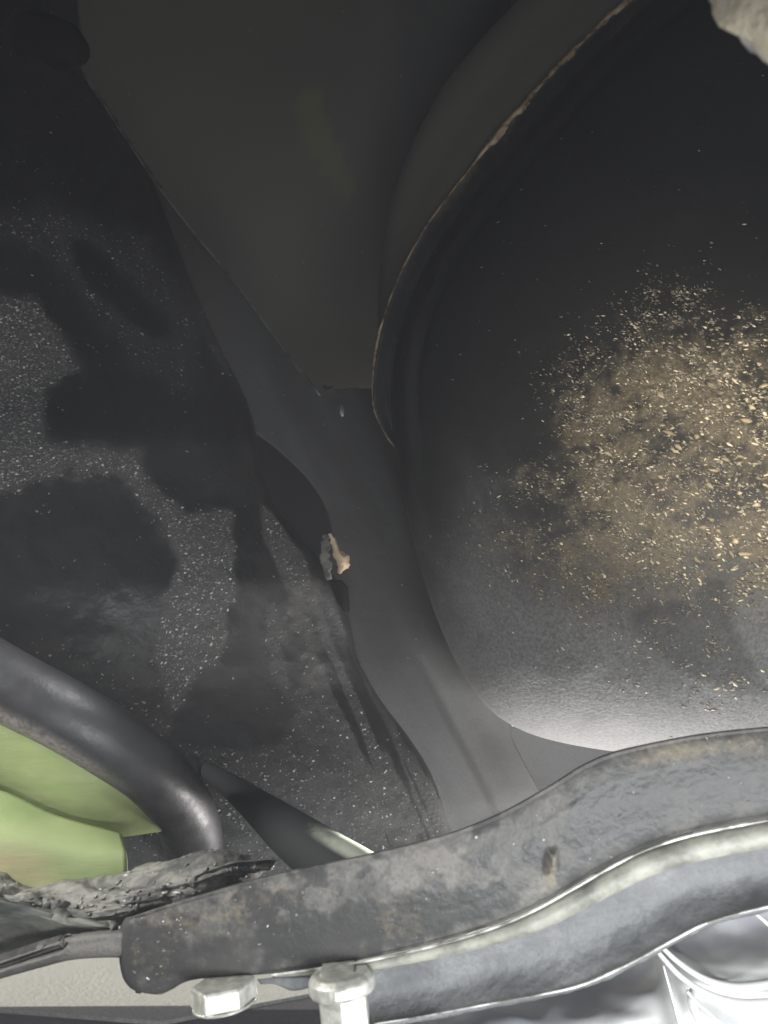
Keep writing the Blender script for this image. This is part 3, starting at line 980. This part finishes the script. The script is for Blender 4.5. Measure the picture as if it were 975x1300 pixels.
# lower plate
lo_t = [(452, 1236), (530, 1218), (590, 1204), (640, 1190), (680, 1174), (720, 1152), (770, 1124), (820, 1101), (880, 1082), (975, 1064), (1080, 1050)]
lo_b = [(474, 1299), (520, 1292), (560, 1285), (640, 1270), (690, 1261), (740, 1249), (800, 1222), (850, 1195), (900, 1170), (975, 1150), (1080, 1130)]
A = spline([(x, y, bd(x) + .010) for x, y in lo_t], 200)
B = spline([(x, y, bd(x) + .004) for x, y in lo_b], 200)
A[:, 2] = bd(A[:, 0]) + .010
B[:, 2] = bd(B[:, 0]) + .004
gp = np.stack([A * (1 - t) + B * t + np.array([0, 0, .006 * math.sin(math.pi * t)]) for t in np.linspace(0, 1, 60)])
px, py = gp[..., 0], gp[..., 1]
du = .45 + .3 * (fbm(px / 40, py / 40, 4, 90) - .5) * 2
sheet('lower_plate', P(gp) + normals(P(gp)) * ((fbm(px / 35, py / 35, 4, 91) - .5) * .002)[..., None], M['plate'], br, .0025, {'dust': du})
tube('bright_edge', [(x, y + 1, bd(x) + .0035, 1.1 + (.4 if x > 700 else 0)) for x, y in lo_b], M['edge'], br, 120, 8)  # plate edge catching light, put in as a pale tube


def prism(name, c, radii, zs, nside, m, parent, rot=0.0, tilt=None, smooth=False):
    """stacked rings about a vertical axis at c (world)"""
    V, F = [], []
    T = tilt or Matrix.Identity(3)
    for r_, z_ in zip(radii, zs):
        for k in range(nside):
            a = rot + 2 * math.pi * k / nside
            V.append(np.array(c) + np.array(T @ Vector((r_ * math.cos(a), r_ * math.sin(a), z_))))
    L = len(radii)
    for i in range(L - 1):
        for k in range(nside):
            F.append((i * nside + k, i * nside + (k + 1) % nside, (i + 1) * nside + (k + 1) % nside, (i + 1) * nside + k))
    F.append(tuple(range(nside - 1, -1, -1)))
    F.append(tuple((L - 1) * nside + k for k in range(nside)))
    o = mesh(name, V, F, m, parent, smooth)
    b = o.modifiers.new('bevel', 'BEVEL')
    b.width = .0006
    b.segments = 2
    b.limit_method = 'ANGLE'
    return o


tilt = Matrix.Rotation(R(-7), 3, 'Y') @ Matrix.Rotation(R(10), 3, 'X')
u = .272 / FPX


def bolt(cx, cy, d, head_r, head_h, flange_r, rot):
    c = P((cx, cy, d))
    hd = prism('hex_bolt', c, [head_r * .90, head_r, head_r, head_r * .97], [-head_h, -head_h + .0012, -.0005, 0], 6, M['zinc'], br, rot, tilt)
    prism('flange', c, [flange_r * .96, flange_r, flange_r * .98, flange_r * .80], [-.0004, .001, .0042, .0062], 40, M['zinc'], hd, 0, tilt)
    return hd


b2 = bolt(435, 1256, .272, 34 * u, 44 * u, 43 * u, .50)
prism('washer', P((430, 1236, .276)), [31 * u, 31 * u], [-.0012, .0028], 4, M['zinc'], b2, .75, tilt)
c = P((284, 1258, .280))
b1 = prism('hex_bolt', c, [41 * u, 43 * u, 42 * u, 40 * u], [-14 * u, -12 * u, 8 * u, 11 * u], 6, M['zinc'], br, .12, tilt)
prism('flange', c, [38 * u, 41 * u, 41 * u, 40 * u], [-16.5 * u, -15.5 * u, -13 * u, -12.5 * u], 36, M['zinc'], b1, 0, tilt)
rows = [[(326, 1243, .284), (350, 1241, .284), (388, 1240, .284), (400, 1240, .284)], [(330, 1248, .283), (350, 1250, .283), (372, 1258, .283), (400, 1252, .283)]]
z = loft(rows, 14, 6)
sheet('locking_tab', P(z), M['plate'], br, .0015, {'dust': np.full(z.shape[:2], .1)})

# ------------------------------------------------------------------ bright folded shield, lower right
hsd = empty('heat_shield', P((800, 1280, .36)), 'shiny folded aluminium heat shield with white ribs under the bracket', 'heat shield')
rows = [[(440, 1285, .40), (560, 1262, .40), (680, 1235, .40), (760, 1205, .395), (850, 1160, .39), (960, 1110, .385), (1100, 1080, .38)],
        [(440, 1300, .36), (560, 1290, .36), (680, 1266, .36), (760, 1250, .36), (850, 1205, .36), (960, 1165, .36), (1100, 1140, .355)],
        [(440, 1330, .34), (560, 1322, .338), (680, 1310, .336), (760, 1296, .335), (850, 1262, .333), (960, 1230, .333), (1100, 1210, .33)],
        [(440, 1420, .33), (560, 1410, .328), (680, 1400, .326), (760, 1390, .325), (850, 1370, .323), (960, 1350, .323), (1100, 1330, .32)]]
gp = loft(rows, 180, 80)
px, py = gp[..., 0], gp[..., 1]
hh = (fbm((px + py * .6) / 70, (py - px * .3) / 40, 2, 95) - .5) * .010
hh += .006 * np.exp(-((px - 842 - (py - 1210) * .15) / 10) ** 2) - .005 * inside(px, py, [(852, 1200), (960, 1155), (1100, 1140), (1100, 1240), (930, 1252), (890, 1232)], 10)
sheet('folded_sheet', P(gp) + normals(P(gp)) * hh[..., None], M['alu'], hsd, .0012)
for pts in ([(838, 1200, .325, 4), (862, 1222, .322, 5), (893, 1242, .32, 6), (925, 1252, .319, 7.5), (955, 1252, .318, 8), (1060, 1236, .316, 8)],
            [(832, 1205, .324, 4), (862, 1238, .32, 5), (893, 1259, .317, 6), (925, 1271, .316, 7), (955, 1274, .315, 7), (1060, 1266, .313, 7)],
            [(940, 1144, .325, 3), (962, 1162, .32, 3.5), (985, 1182, .318, 4), (1050, 1240, .314, 4)],
            [(872, 1258, .322, 3), (884, 1272, .32, 3), (908, 1293, .317, 3), (940, 1320, .315, 3)],
            [(842, 1225, .326, 2), (852, 1262, .322, 2.5), (862, 1300, .318, 3), (868, 1330, .316, 3)],
            [(880, 1255, .326, 5), (878, 1270, .322, 8), (882, 1285, .32, 7), (884, 1296, .32, 3)]):
    tube('rib', [(x, y, d, r * .72) for x, y, d, r in pts], M['rib'], hsd, 40, 12)

# ------------------------------------------------------------------ pale lump, top right, close to the lens
th = np.linspace(0, 2 * math.pi, 90, endpoint=False)
ph = np.linspace(.02, math.pi - .02, 60)
T_, H_ = np.meshgrid(th, ph)
dx, dy, dz = np.sin(H_) * np.cos(T_), np.sin(H_) * np.sin(T_), np.cos(H_)
bump = 1 + .42 * (fbm(dx * 2.2 + 5 + dz, dy * 2.2 + 7 + dz * .7, 4, 120) - .5) * 2
ctr = P((1000, -18, .17))
ax1 = (RIGHT * .62 - UP * .78)
ax2 = (RIGHT * .78 + UP * .62)
V = ctr + bump[..., None] * (.026 * dx[..., None] * ax1 + .0125 * dy[..., None] * ax2 + .012 * dz[..., None] * FWD)
o = mesh('clay_lump', V, gridfaces(60, 90, True, True), M['clay'], None, True)
tag(o, 'pale crumbly lump of dried clay hanging at the top beside the drum', 'clay lump')

# ------------------------------------------------------------------ added haze standing in for lens glare
hv = 10.0
x0, x1, y0, y1, z0, z1 = -hv, hv, -hv, hv, -1.05, 1.45
V = [(x, y, z) for x in (x0, x1) for y in (y0, y1) for z in (z0, z1)]
F = [(0, 1, 3, 2), (4, 6, 7, 5), (0, 4, 5, 1), (2, 3, 7, 6), (0, 2, 6, 4), (1, 5, 7, 3)]
hm = bpy.data.materials.new('veil_haze')
hm.use_nodes = True
ht = hm.node_tree
for nd in list(ht.nodes):
    if nd.type == 'BSDF_PRINCIPLED':
        ht.nodes.remove(nd)
pvn = ht.nodes.new('ShaderNodeVolumePrincipled')
pvn.inputs['Color'].default_value = (.93, .95, 1.0, 1)
pvn.inputs['Density'].default_value = HAZE
ht.links.new(pvn.outputs[0], ht.nodes['Material Output'].inputs['Volume'])
hz = mesh('glare_haze', V, F, hm, None, False)
hz['kind'] = 'stuff'
